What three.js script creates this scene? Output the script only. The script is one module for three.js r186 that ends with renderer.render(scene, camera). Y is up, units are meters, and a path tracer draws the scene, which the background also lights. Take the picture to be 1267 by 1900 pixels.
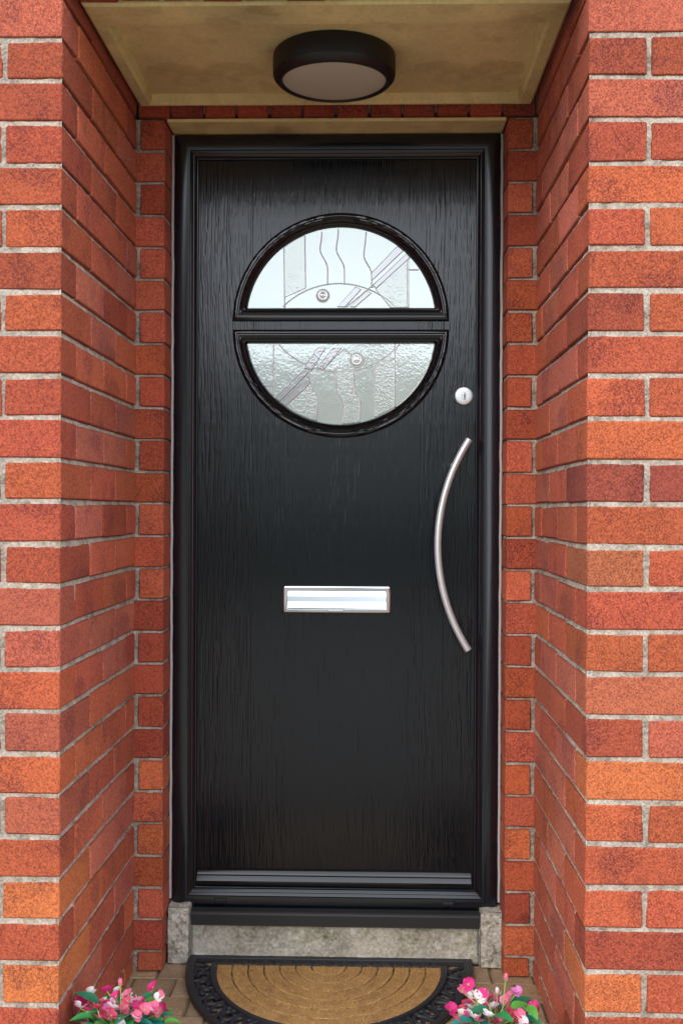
import * as THREE from 'three';
import { mergeGeometries, toCreasedNormals, mergeVertices } from 'three/addons/utils/BufferGeometryUtils.js';
import { RoundedBoxGeometry } from 'three/addons/geometries/RoundedBoxGeometry.js';

// ------------------------------------------------------------------ camera, sky, sun, exposure
const scene = new THREE.Scene();
const camera = new THREE.PerspectiveCamera(2 * Math.atan(950 / 2094) * 180 / Math.PI, 1267 / 1900, 0.05, 600);
camera.position.set(0.0925, 1.115, 2.05);
camera.rotation.order = 'YXZ';
camera.rotation.set(-0.0024, 0.0279, 0.0042);
camera.updateMatrixWorld(true);

const renderer = new THREE.WebGLRenderer({ antialias: true });
renderer.toneMapping = THREE.LinearToneMapping;
renderer.toneMappingExposure = 1.98;
renderer.shadowMap.enabled = true;

// hash and noise (all seeded)
function rng(seed) { let a = seed >>> 0; return () => { a = (a + 0x6D2B79F5) >>> 0; let t = a; t = Math.imul(t ^ (t >>> 15), t | 1); t ^= t + Math.imul(t ^ (t >>> 7), t | 61); return ((t ^ (t >>> 14)) >>> 0) / 4294967296; }; }
function hash3(x, y, s) { let h = Math.imul(x, 374761393) ^ Math.imul(y, 668265263) ^ Math.imul(s, 1274126177); h = Math.imul(h ^ (h >>> 13), 1103515245); h ^= h >>> 16; return (h >>> 0) / 4294967296; }
const sm = t => t * t * (3 - 2 * t);
const mod = (a, b) => ((a % b) + b) % b;
function vnoise(x, y, px, py, s) {           // value noise, period px, py cells
  const ix = Math.floor(x), iy = Math.floor(y), fx = sm(x - ix), fy = sm(y - iy);
  const x0 = mod(ix, px), x1 = mod(ix + 1, px), y0 = mod(iy, py), y1 = mod(iy + 1, py);
  const a = hash3(x0, y0, s), b = hash3(x1, y0, s), c = hash3(x0, y1, s), d = hash3(x1, y1, s);
  return a + (b - a) * fx + (c - a) * fy + (a - b - c + d) * fx * fy;
}
const BIG = 1 << 20;
const noise = (x, y, s = 1) => vnoise(x, y, BIG, BIG, s) * 2 - 1;
const clamp = (v, a, b) => Math.min(b, Math.max(a, v));
const smooth = (a, b, v) => sm(clamp((v - a) / (b - a), 0, 1));

function makeTex(w, h, fn, srgb) {
  const d = new Uint8Array(w * h * 4), o = [0, 0, 0];
  for (let j = 0; j < h; j++) for (let i = 0; i < w; i++) {
    fn(i / w, j / h, o);
    const k = (j * w + i) * 4;
    for (let c = 0; c < 3; c++) { let v = clamp(o[c], 0, 1); if (srgb) v = v <= 0.0031308 ? v * 12.92 : 1.055 * Math.pow(v, 1 / 2.4) - 0.055; d[k + c] = Math.round(v * 255); }
    d[k + 3] = 255;
  }
  const t = new THREE.DataTexture(d, w, h);
  t.wrapS = t.wrapT = THREE.RepeatWrapping; t.magFilter = THREE.LinearFilter; t.minFilter = THREE.LinearMipmapLinearFilter; t.generateMipmaps = true;
  if (srgb) t.colorSpace = THREE.SRGBColorSpace;
  t.needsUpdate = true;
  return t;
}
const scaled = (t, m, n = m) => { t.repeat.set(1 / m, 1 / n); return t; };   // uv are metres; one tile is m by n metres

// overcast sky, a soft bright layer of cloud
{
  const w = 512, h = 256, d = new Float32Array(w * h * 4);
  for (let j = 0; j < h; j++) for (let i = 0; i < w; i++) {
    const u = i / w, v = j / h, el = (v - 0.5) * Math.PI;
    let n = 0, amp = 0.5, f = 6;
    for (let o = 0; o < 4; o++) { n += amp * (vnoise(u * f * 2, v * f, f * 2, f * 4, 31 + o) * 2 - 1); amp *= 0.5; f *= 2; }
    const b = (1.65 - 0.75 * Math.max(0, Math.sin(el))) * (1 + 0.10 * n), k = (j * w + i) * 4;
    d[k] = b * 0.93; d[k + 1] = b * 0.985; d[k + 2] = b * 1.07; d[k + 3] = 1;
  }
  const t = new THREE.DataTexture(d, w, h, THREE.RGBAFormat, THREE.FloatType);
  t.mapping = THREE.EquirectangularReflectionMapping; t.magFilter = THREE.LinearFilter; t.needsUpdate = true;
  scene.background = t; scene.environment = t;
}
const sun = new THREE.DirectionalLight(0xfff0dc, 0.6);
sun.position.set(-5, 7, 10); sun.target.position.set(0, 1, 0);
sun.castShadow = true; sun.shadow.radius = 45; sun.shadow.mapSize.set(2048, 2048);
Object.assign(sun.shadow.camera, { left: -4, right: 4, top: 4, bottom: -4, near: 1, far: 40 });
scene.add(sun, sun.target);

// ------------------------------------------------------------------ helpers
const CAM = camera.position;
function at(px, py, z) {                      // photograph pixel -> point on the plane at this z
  const d = new THREE.Vector3((px - 633.5) / 2094, (950 - py) / 2094, -1).applyEuler(camera.rotation);
  const t = (z - CAM.z) / d.z;
  return new THREE.Vector3(CAM.x + d.x * t, CAM.y + d.y * t, z);
}
const taken = {};
function numbered(n) { const c = taken[n] = (taken[n] ?? -1) + 1; return c ? `${n}_${String(c).padStart(3, '0')}` : n; }
function thing(name, label, category, group) {
  const o = new THREE.Group(); o.name = numbered(name); scene.add(o);
  o.userData = { label, category, kind: 'thing' }; if (group) o.userData.group = group;
  return o;
}
function part(name, geo, material, parent, extra) {
  const m = new THREE.Mesh(Array.isArray(geo) ? mergeGeometries(geo.map(plain)) : geo, material);
  m.name = parent === scene ? numbered(name) : name; parent.add(m);
  if (extra) Object.assign(m.userData, extra);
  return m;
}
function plain(g) { const q = g.index ? g.toNonIndexed() : g; for (const k of Object.keys(q.attributes)) if (!['position', 'normal', 'uv'].includes(k)) q.deleteAttribute(k); if (!q.attributes.uv) q.setAttribute('uv', new THREE.BufferAttribute(new Float32Array(q.attributes.position.count * 2), 2)); return q; }
const structure = { kind: 'structure' };
function box(x0, x1, y0, y1, z0, z1, r = 0, seg = 2) {
  const w = x1 - x0, h = y1 - y0, d = z1 - z0;
  const g = r ? new RoundedBoxGeometry(w, h, d, seg, r) : new THREE.BoxGeometry(w, h, d);
  g.translate((x0 + x1) / 2, (y0 + y1) / 2, (z0 + z1) / 2);
  return boxUV(g);
}
function boxUV(g) {                           // uv in metres from the axis a face looks along
  const p = g.attributes.position, n = g.attributes.normal, uv = new Float32Array(p.count * 2);
  for (let i = 0; i < p.count; i++) {
    const ax = Math.abs(n.getX(i)), ay = Math.abs(n.getY(i)), az = Math.abs(n.getZ(i));
    const x = p.getX(i), y = p.getY(i), z = p.getZ(i);
    if (ay > ax && ay > az) { uv[2 * i] = x; uv[2 * i + 1] = z; } else if (ax > az) { uv[2 * i] = z; uv[2 * i + 1] = y; } else { uv[2 * i] = x; uv[2 * i + 1] = y; }
  }
  g.setAttribute('uv', new THREE.BufferAttribute(uv, 2));
  return g;
}
function gridGeo(nu, nv, fn) {                // fn(u 0..1, v 0..1) -> [x, y, z, s, t]
  const pos = [], uv = [], idx = [];
  for (let j = 0; j <= nv; j++) for (let i = 0; i <= nu; i++) { const r = fn(i / nu, j / nv); pos.push(r[0], r[1], r[2]); uv.push(r[3], r[4]); }
  for (let j = 0; j < nv; j++) for (let i = 0; i < nu; i++) { const a = j * (nu + 1) + i, b = a + 1, c = a + nu + 1, d = c + 1; idx.push(a, b, d, a, d, c); }
  const g = new THREE.BufferGeometry();
  g.setAttribute('position', new THREE.Float32BufferAttribute(pos, 3)); g.setAttribute('uv', new THREE.Float32BufferAttribute(uv, 2)); g.setIndex(idx); g.computeVertexNormals();
  return g;
}
function roughen(g, amp, scale, seed) {       // uneven faces on a finely divided solid
  g = mergeVertices(new THREE.BufferGeometry().setAttribute('position', g.attributes.position.clone()).setIndex(g.index ? g.index.clone() : null), 1e-5);
  g.computeVertexNormals();
  const p = g.attributes.position, n = g.attributes.normal;
  for (let i = 0; i < p.count; i++) {
    const x = p.getX(i) / scale, y = p.getY(i) / scale, z = p.getZ(i) / scale;
    const k = amp * (noise(x + z * 0.7, y + z * 0.3, seed) + 0.5 * noise(2.3 * x - z * 1.9, 2.3 * y + 1.3 * z, seed + 1) + 0.3 * noise(5 * x + 4 * z, 5 * y - 3 * z, seed + 2));
    p.setXYZ(i, p.getX(i) + n.getX(i) * k, p.getY(i) + n.getY(i) * k, p.getZ(i) + n.getZ(i) * k);
  }
  g.computeVertexNormals();
  return boxUV(g);
}
const lin = (r, g, b) => new THREE.Color().setRGB(r, g, b);

// ------------------------------------------------------------------ textures and materials
function fbm(u, v, f, oct, s, gain = 0.5) { let n = 0, a = 1, t = 0; for (let o = 0; o < oct; o++) { n += a * vnoise(u * f, v * f, f, f, s + o); t += a; a *= gain; f *= 2; } return n / t; }
// brick: sandy drag-faced clay, grains of 2 to 4 mm over patches of firing colour; one tile = 0.5 m
const grainAt = (u, v) => 0.30 * vnoise(u * 170, v * 170, 170, 170, 5) + 0.40 * vnoise(u * 290, v * 290, 290, 290, 6) + 0.30 * vnoise(u * 450, v * 450, 450, 450, 9);
const brickMap = scaled(makeTex(1024, 1024, (u, v, o) => {
  const g = grainAt(u, v), patch = fbm(u, v, 7, 3, 11), big = fbm(u, v, 3, 2, 21), pit = vnoise(u * 150, v * 150, 150, 150, 15);
  const dark = smooth(0.50, 0.32, g) * 0.66 + smooth(0.50, 0.80, patch) * 0.36 + smooth(0.86, 0.97, pit) * 0.4;
  const light = smooth(0.54, 0.70, g) * 0.62 + smooth(0.52, 0.8, big) * 0.26;
  const b = 0.74 * (1 - 0.62 * dark) + light * 0.42;
  o[0] = b; o[1] = b * (0.95 - 0.12 * dark + 0.22 * light); o[2] = b * (0.93 + 0.16 * smooth(0.58, 0.8, patch) + 0.12 * light);
  const fleck = vnoise(u * 230, v * 230, 230, 230, 77);
  if (fleck > 0.985) { o[0] = 0.95; o[1] = 1; o[2] = 1; }
}, true), 0.5);
const brickBump = scaled(makeTex(1024, 1024, (u, v, o) => {
  const pit = vnoise(u * 150, v * 150, 150, 150, 15);
  o[0] = o[1] = o[2] = 0.5 * grainAt(u, v) + 0.35 * fbm(u, v, 24, 3, 8) + 0.15 * (1 - smooth(0.8, 0.95, pit));
}), 0.5);
const brickMat = new THREE.MeshStandardMaterial({ color: 0xffffff, map: brickMap, bumpMap: brickBump, bumpScale: 0.0019, roughness: 0.95, vertexColors: true });
const mortarMap = scaled(makeTex(512, 512, (u, v, o) => {
  const g = fbm(u, v, 90, 2, 41), p = fbm(u, v, 8, 3, 43), b = 0.74 + 0.6 * (g - 0.5) + 0.6 * (p - 0.5), dirt = smooth(0.55, 0.75, fbm(u, v, 20, 2, 47));
  o[0] = b * (1 - 0.25 * dirt); o[1] = b * (0.965 - 0.27 * dirt); o[2] = b * (0.92 - 0.3 * dirt);
}, true), 0.3);
const mortarBump = scaled(makeTex(512, 512, (u, v, o) => { o[0] = o[1] = o[2] = fbm(u, v, 70, 3, 51, 0.6); }), 0.3);
const mortarMat = new THREE.MeshStandardMaterial({ color: lin(0.52, 0.46, 0.40), map: mortarMap, bumpMap: mortarBump, bumpScale: 0.003, roughness: 1 });
const concreteMap = scaled(makeTex(512, 512, (u, v, o) => {
  const p = fbm(u, v, 5, 4, 61), g = fbm(u, v, 80, 2, 63), st = smooth(0.5, 0.72, fbm(u, v, 12, 3, 67)), wh = smooth(0.60, 0.70, fbm(u, v, 26, 4, 69, 0.6));
  const b = 0.66 + 0.65 * (p - 0.5) + 0.5 * (g - 0.5) - 0.14 * st + 0.28 * wh;
  o[0] = b; o[1] = b * (0.955 + 0.03 * st); o[2] = b * (0.85 + 0.1 * wh - 0.05 * st);
}, true), 0.4);
const concreteBump = scaled(makeTex(512, 512, (u, v, o) => { o[0] = o[1] = o[2] = fbm(u, v, 30, 4, 71, 0.6); }), 0.4);
const concreteMat = new THREE.MeshStandardMaterial({ color: lin(0.56, 0.55, 0.51), map: concreteMap, bumpMap: concreteBump, bumpScale: 0.003, roughness: 0.95 });
const roughConcreteMap = scaled(makeTex(512, 512, (u, v, o) => {
  const p = fbm(u, v, 12, 4, 161), st = smooth(0.5, 0.68, fbm(u, v, 44, 4, 167, 0.65)), g = fbm(u, v, 110, 2, 163);
  const b = 0.72 + 0.6 * (p - 0.5) + 0.5 * (g - 0.5) - 0.26 * st;
  o[0] = b; o[1] = b * 0.98; o[2] = b * (0.92 - 0.08 * st);
}, true), 0.4);
const roughConcreteMat = new THREE.MeshStandardMaterial({ color: lin(0.62, 0.60, 0.56), map: roughConcreteMap, bumpMap: concreteBump, bumpScale: 0.006, roughness: 1 });
const paintMap = scaled(makeTex(512, 512, (u, v, o) => {
  const p = fbm(u, v, 4, 4, 81), q = smooth(0.55, 0.75, fbm(u, v, 9, 3, 83)), g = fbm(u, v, 120, 2, 87);
  const b = 0.82 + 0.50 * (p - 0.5) + 0.16 * (g - 0.5) - 0.12 * q;
  o[0] = b; o[1] = b * (0.97 - 0.03 * q); o[2] = b * (0.95 - 0.06 * q);
}, true), 0.6);
const paintMat = new THREE.MeshStandardMaterial({ color: lin(0.86, 0.77, 0.38), map: paintMap, bumpMap: concreteBump, bumpScale: 0.0012, roughness: 0.75 });
// door skin: pressed oak grain under black gloss
const grainMap = makeTex(1024, 2048, (u, v, o) => {
  const wob = 5 * (fbm(u, v, 3, 2, 91) - 0.5) + 0.8 * vnoise(u * 8, v * 4, 8, 4, 92);
  const x = u * 310 + wob * 2.5;
  const pores = vnoise(x, v * 30, 310, 30, 93), pores2 = vnoise(x * 1.6, v * 64, 496, 64, 94), band = vnoise(u * 22 + wob * 0.6, v * 5, 22, 5, 95), line = vnoise(x * 0.5, v * 18, 155, 18, 98);
  const where = smooth(0.25, 0.75, band);
  let depth = smooth(0.5, 0.85, pores) * (0.55 + 0.45 * where) * 0.55 + smooth(0.55, 0.9, pores2) * 0.3 + smooth(0.55, 0.9, line) * 0.35 * where;
  for (const gx of [0.335, 0.435, 0.56, 0.735]) depth += 0.5 * smooth(0.0016, 0.0004, Math.abs(u - gx + 0.0012 * (vnoise(v * 30, 0, 30, 1, 99) - 0.5)));
  o[0] = o[1] = o[2] = 0.85 - 0.6 * depth;
});
scaled(grainMap, 0.80, 2.05);
const doorMat = new THREE.MeshPhysicalMaterial({ color: lin(0.0022, 0.0048, 0.008), roughness: 0.18, ior: 1.52, bumpMap: grainMap, bumpScale: 0.001 });
const frameMat = new THREE.MeshPhysicalMaterial({ color: lin(0.0022, 0.0048, 0.009), roughness: 0.2, ior: 1.62, bumpMap: grainMap, bumpScale: 0.0001 });
const mouldMat = new THREE.MeshPhysicalMaterial({ color: lin(0.002, 0.003, 0.005), roughness: 0.15, ior: 1.6 });
const sealMat = new THREE.MeshStandardMaterial({ color: lin(0.42, 0.41, 0.42), roughness: 0.6 });
const steelMat = new THREE.MeshStandardMaterial({ color: lin(0.72, 0.78, 0.81), metalness: 0.6, roughness: 0.32 });
const chromeMat = new THREE.MeshStandardMaterial({ color: lin(0.74, 0.78, 0.83), metalness: 1, roughness: 0.15 });
const darkMat = new THREE.MeshStandardMaterial({ color: lin(0.012, 0.012, 0.012), roughness: 0.7 });
const blackPlastic = new THREE.MeshStandardMaterial({ color: lin(0.006, 0.006, 0.008), roughness: 0.5 });

// ------------------------------------------------------------------ brick walls
const HALF = 0.4775, PITCH = 0.077, JOINT = 0.0085, BH = PITCH - JOINT, HEAD = 0.104, LEN = 0.2165, Y0 = 0.0486, DEEP = 0.65, NIB = 0.0685, TOPK = 31;
const bedY = k => Y0 + PITCH * k;
const TONES = {                                  // linear clay colours before the grain map; capitals also have recess light mixed in
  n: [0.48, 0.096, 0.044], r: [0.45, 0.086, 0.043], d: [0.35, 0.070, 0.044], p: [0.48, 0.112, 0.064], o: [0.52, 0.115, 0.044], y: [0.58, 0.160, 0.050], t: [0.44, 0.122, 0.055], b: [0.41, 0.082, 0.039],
  P: [0.62, 0.168, 0.104], O: [0.63, 0.155, 0.062], N: [0.60, 0.136, 0.068],  // reveal and nib bricks: pink mortar smear, plus recess brightness painted into the tone
};
const brand = rng(4711);
function brickGeo(x0, x1, y0, y1, z0, z1, tone, flip, c = 0.0029) {
  const R = brand, j = () => (R() - 0.5) * 0.0024;
  const lo = [x0, y0, z0], hi = [x1, y1, z1], pos = [], nor = [], uv = [], col = [], idx = [];
  const cc = c * (0.8 + 0.6 * R()), ou = R() * 7, ov = R() * 7;
  const v = 0.86 + 0.26 * R(), hue = (R() - 0.5) * 0.10;
  const rgb = [tone[0] * v, tone[1] * v * (1 + hue), tone[2] * v * (1 - hue * 0.6)];
  const id = {};
  const corner = [];
  for (let k = 0; k < 8; k++) corner.push([j(), j(), j()]);
  for (let a = 0; a < 3; a++) for (let k = 0; k < 8; k++) {
    const p = [0, 1, 2].map(q => { const up = (k >> q) & 1; let val = up ? hi[q] : lo[q]; if (q !== a) val += up ? -cc : cc; return val + corner[k][q]; });
    id[a * 8 + k] = pos.length / 3;
    pos.push(...p);
    const n = [0, 0, 0]; n[a] = (k >> a) & 1 ? 1 : -1; nor.push(...n);
    uv.push(flip * p[0] - p[2] + ou, p[1] + (a === 1 ? p[2] : 0) + ov);
    col.push(...rgb);
  }
  const V = (a, k) => id[a * 8 + k];
  const tri = (a, b, c2) => {                    // wind outwards
    const P = i => new THREE.Vector3(pos[3 * i], pos[3 * i + 1], pos[3 * i + 2]), A = P(a), B = P(b), C = P(c2);
    const n = B.clone().sub(A).cross(C.clone().sub(A)), m = A.clone().add(B).add(C).divideScalar(3).sub(new THREE.Vector3((x0 + x1) / 2, (y0 + y1) / 2, (z0 + z1) / 2));
    n.dot(m) > 0 ? idx.push(a, b, c2) : idx.push(a, c2, b);
  };
  const quad = (a, b, c2, d) => { tri(a, b, c2); tri(a, c2, d); };
  for (let a = 0; a < 3; a++) {
    const b = (a + 1) % 3, e = (a + 2) % 3;
    for (const s of [0, 1]) { const B = s << a; quad(V(a, B), V(a, B | 1 << b), V(a, B | 1 << b | 1 << e), V(a, B | 1 << e)); }
    for (let s = 0; s < 4; s++) {                // edge along axis a, between faces b and e
      const B = ((s & 1) << b) | ((s >> 1) << e);
      quad(V(b, B), V(b, B | 1 << a), V(e, B | 1 << a), V(e, B));
    }
  }
  for (let k = 0; k < 8; k++) tri(V(0, k), V(1, k), V(2, k));
  const g = new THREE.BufferGeometry();
  g.setAttribute('position', new THREE.Float32BufferAttribute(pos, 3)); g.setAttribute('normal', new THREE.Float32BufferAttribute(nor, 3));
  g.setAttribute('uv', new THREE.Float32BufferAttribute(uv, 2)); g.setAttribute('color', new THREE.Float32BufferAttribute(col, 3)); g.setIndex(idx);
  return g;
}
function jointDepth(y, along, base, slope, s) {  // weather-struck joint: set back under the brick above, nearly flush below
  const t = mod(y - Y0 + PITCH / 2, PITCH) - PITCH / 2;
  return base + slope * clamp(t, -0.006, 0.006) + 0.0010 * noise(along * 55, y * 90, s) + 0.0007 * noise(along * 150, y * 150, s + 1);
}
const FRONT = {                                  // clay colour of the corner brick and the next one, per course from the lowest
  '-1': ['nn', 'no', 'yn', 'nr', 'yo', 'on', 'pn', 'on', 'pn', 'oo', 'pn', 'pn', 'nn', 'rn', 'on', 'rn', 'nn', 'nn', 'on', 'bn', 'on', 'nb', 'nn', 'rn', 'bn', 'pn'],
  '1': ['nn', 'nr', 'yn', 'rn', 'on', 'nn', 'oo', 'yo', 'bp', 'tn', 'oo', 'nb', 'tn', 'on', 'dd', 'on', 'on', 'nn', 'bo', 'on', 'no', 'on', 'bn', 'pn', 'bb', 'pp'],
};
const pick = str => str[Math.floor(brand() * str.length)];
function porchWall(s, label) {
  const w = thing('brick_wall', label, 'wall');
  const X = a => s * (HALF + a);
  const add = (a0, a1, k, b0, b1, tone, c, tall = 0) => {
    const xa = X(a0), xb = X(a1), f = () => (brand() - 0.5) * 0.0018;
    const y0 = bedY(k) + JOINT / 2 + f() - tall, y1 = bedY(k + 1) - JOINT / 2 + f() + tall;
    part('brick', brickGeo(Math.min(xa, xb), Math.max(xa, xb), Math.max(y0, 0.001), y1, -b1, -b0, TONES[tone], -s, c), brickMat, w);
  };
  const f = () => (brand() - 0.5) * 0.0018;
  for (let k = -1; k < TOPK; k++) {
    const tones = (FRONT[s][k] ?? 'nn'), head = mod(k, 2) === 0, j = () => (brand() - 0.5) * 0.003;
    const a0 = f(), cw = head ? HEAD : LEN, cd = head ? LEN : HEAD;
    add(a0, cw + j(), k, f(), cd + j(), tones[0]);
    let a = cw + JOINT, n = 0;
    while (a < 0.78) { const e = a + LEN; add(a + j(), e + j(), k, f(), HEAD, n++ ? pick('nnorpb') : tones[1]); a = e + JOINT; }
    let b = cd + JOINT * 0.8;
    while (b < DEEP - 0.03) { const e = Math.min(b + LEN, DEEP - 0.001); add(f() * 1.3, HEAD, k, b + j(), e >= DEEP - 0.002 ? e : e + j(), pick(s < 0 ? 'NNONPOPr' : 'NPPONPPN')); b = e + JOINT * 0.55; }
    if (k < 26) {
      const full = head ? 0.03 : -JOINT;
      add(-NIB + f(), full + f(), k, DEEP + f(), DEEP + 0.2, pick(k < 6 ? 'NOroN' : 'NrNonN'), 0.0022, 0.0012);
    }
  }
  const H = bedY(TOPK), ny = 400;
  part('mortar', gridGeo(130, ny, (u, v) => { const a = 0.002 + 0.78 * u, y = v * H; return [X(s < 0 ? 0.782 - a + 0.002 : a), y, -jointDepth(y, X(a), 0.0036, 0.12, 7), a, y]; }), mortarMat, w);
  part('mortar', gridGeo(90, ny, (u, v) => { const b = 0.002 + (DEEP + 0.002) * (s < 0 ? u : 1 - u), y = v * H; return [X(jointDepth(y, b, 0.0056, 0.42, 9)), y, -b, b, y]; }), mortarMat, w);
  part('mortar', gridGeo(14, ny, (u, v) => { const a = 0.012 - (NIB + 0.009) * (s < 0 ? u : 1 - u), y = v * bedY(26); return [X(a), y, -DEEP - jointDepth(y, a, 0.0052, 0.3, 12), a, y]; }), mortarMat, w);
  part('mortar', gridGeo(20, ny, (u, v) => { const b = DEEP + 0.003 + 0.19 * (s < 0 ? u : 1 - u), y = v * bedY(26); return [X(-NIB + jointDepth(y, b, 0.0046, 0.2, 15)), y, -b, b, y]; }), mortarMat, w);
  const lx = (p, q) => [Math.min(X(p), X(q)), Math.max(X(p), X(q))];
  part('core', [box(...lx(0.02, 0.80), 0, H - 0.02, -DEEP - 0.2, -0.02), box(...lx(-NIB + 0.018, 0.019), 0, bedY(26) - 0.01, -DEEP - 0.2, -DEEP - 0.02)], mortarMat, w);
  return w;
}
porchWall(-1, 'red brick porch wall on the hinge side of the black door');
porchWall(1, 'red brick porch wall on the handle side of the black door');

function soldierBand(label, x0, x1, y0, z, depth, tones, h = LEN) {
  const w = thing('brick_lintel', label, 'lintel'), n = Math.round((x1 - x0) / 0.0765), p = (x1 - x0) / n;
  for (let i = 0; i < n; i++) part('brick', brickGeo(x0 + i * p + 0.0022, x0 + (i + 1) * p - 0.0022, y0 + (brand() - 0.5) * 0.003, y0 + h, z - depth, z + (brand() - 0.5) * 0.003, TONES[pick(tones)], 1), brickMat, w);
  part('mortar', box(x0 + 0.001, x1 - 0.001, y0 + 0.012, y0 + h - 0.002, z - depth + 0.004, z - 0.010), mortarMat, w);
  return w;
}
soldierBand('band of upright bricks above the black door, just under the cream soffit', -HALF + 0.001, HALF - 0.001, bedY(26) + 0.004, -DEEP, 0.19, 'rbrdb');
soldierBand('brick lintel of upright bricks across the front of the porch soffit', -HALF + 0.004, HALF - 0.004, 2.084, 0, 0.101, 'nrob', 0.3);

// ------------------------------------------------------------------ soffit slab, lintel plate
{
  const t = thing('soffit_slab', 'cream painted porch soffit with a raised border around its panel', 'soffit');
  const x0 = -HALF + 0.006, x1 = HALF - 0.012, zf = -0.105, zb = -DEEP + 0.003, y = 2.08;
  const ix0 = x0 + 0.026, ix1 = x1 - 0.028, izf = zf - 0.09, izb = zb + 0.008, up = 0.024, ch = 0.009;
  const rings = [[x0, x1, zf, zb, y + 0.10], [x0, x1, zf, zb, y + 0.005], [x0 + 0.005, x1 - 0.005, zf - 0.005, zb + 0.002, y], [ix0, ix1, izf, izb, y], [ix0 + ch * 0.6, ix1 - ch * 0.6, izf - ch * 0.6, izb + ch * 0.6, y + 0.006], [ix0 + ch, ix1 - ch, izf - ch, izb + ch, y + up]];
  const pos = [];
  const R = r => [[r[0], r[4], r[2]], [r[1], r[4], r[2]], [r[1], r[4], r[3]], [r[0], r[4], r[3]]];
  for (let i = 0; i < rings.length - 1; i++) { const A = R(rings[i]), B = R(rings[i + 1]); for (let k = 0; k < 4; k++) { const l = (k + 1) % 4; pos.push(...A[k], ...B[l], ...A[l], ...A[k], ...B[k], ...B[l]); } }
  const border = new THREE.BufferGeometry().setAttribute('position', new THREE.Float32BufferAttribute(pos, 3)); border.computeVertexNormals(); boxUV(border);
  part('border', toCreasedNormals(border, 0.4), paintMat, t);
  part('panel', gridGeo(60, 30, (u, v) => { const x = ix0 + ch * 0.7 + (ix1 - ix0 - ch * 1.4) * u, z = izf - ch * 0.7 + (izb - izf + ch * 1.4) * v; return [x, y + up - 0.001 + 0.0012 * noise(x * 14, z * 14, 71), z, x, z]; }), paintMat, t);
  part('top', box(x0 + 0.002, x1 - 0.002, y + 0.06, y + 0.12, zb + 0.002, zf - 0.002), paintMat, t);
}
{
  const m = part('lintel_plate', box(-HALF + NIB + 0.002, HALF - NIB - 0.002, 2.0445, 2.0535, -0.84, -0.655, 0.003), paintMat, scene);
  Object.assign(m.userData, { label: 'thin cream lintel strip directly over the black door frame', category: 'lintel', kind: 'thing' });
}

// ------------------------------------------------------------------ ceiling light
{
  const t = thing('ceiling_light', 'round black bulkhead light with a frosted disc on the soffit', 'ceiling light');
  const zc = -0.405, top = 2.103, h = 0.062, R = 0.133, xc = at(620, 150, zc).x;
  const lathe = pts => new THREE.LatheGeometry(pts.map(p => new THREE.Vector2(p[0], p[1])), 96);
  const rim = lathe([[R - 0.004, 0], [R - 0.001, -0.004], [R, -0.012], [R, -h * 0.72], [R - 0.002, -h * 0.82], [R - 0.009, -h + 0.004], [R - 0.013, -h + 0.001], [R - 0.017, -h], [R - 0.02, -h + 0.002], [R - 0.021, -h + 0.008], [0.02, -h + 0.012]]);
  part('rim', rim, blackPlastic, t);
  const diff = lathe([[0.0001, -h - 0.001], [0.04, -h - 0.0005], [0.08, -h + 0.001], [R - 0.026, -h + 0.003], [R - 0.0205, -h + 0.006]]);
  part('diffuser', diff, new THREE.MeshPhysicalMaterial({ color: lin(0.55, 0.54, 0.42), roughness: 0.45 }), t);
  t.position.set(xc, top, zc);
}

// ------------------------------------------------------------------ door frame
const ZF = -0.735, ZL = -0.765;                   // frame face, leaf face
const W = HALF - NIB;                             // half the clear width between the brick nibs
const LX = 0.002;                                 // middle of the door
function sweepRect(profile, x0, x1, y0, y1) {     // profile of [inset, z]; mitred corners
  const pos = [], uv = [];
  const C = d => [[x0 + d, y0 + d], [x0 + d, y1 - d], [x1 - d, y1 - d], [x1 - d, y0 + d]];
  for (let i = 0; i < profile.length - 1; i++) {
    const A = C(profile[i][0]), B = C(profile[i + 1][0]), za = profile[i][1], zb = profile[i + 1][1];
    for (let k = 0; k < 4; k++) {
      const l = (k + 1) % 4, q = [[...A[k], za], [...A[l], za], [...B[l], zb], [...B[k], zb]];
      for (const n of [0, 1, 2, 0, 2, 3]) { pos.push(...q[n]); const s = k % 2 ? [q[n][1] + q[n][2], q[n][0]] : [q[n][0] + q[n][2], q[n][1]]; uv.push(...s); }
    }
  }
  const g = new THREE.BufferGeometry().setAttribute('position', new THREE.Float32BufferAttribute(pos, 3)).setAttribute('uv', new THREE.Float32BufferAttribute(uv, 2));
  g.computeVertexNormals();
  return toCreasedNormals(g, 0.6);
}
const SILL_TOP = 0.128, FB = 0.116;
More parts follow.
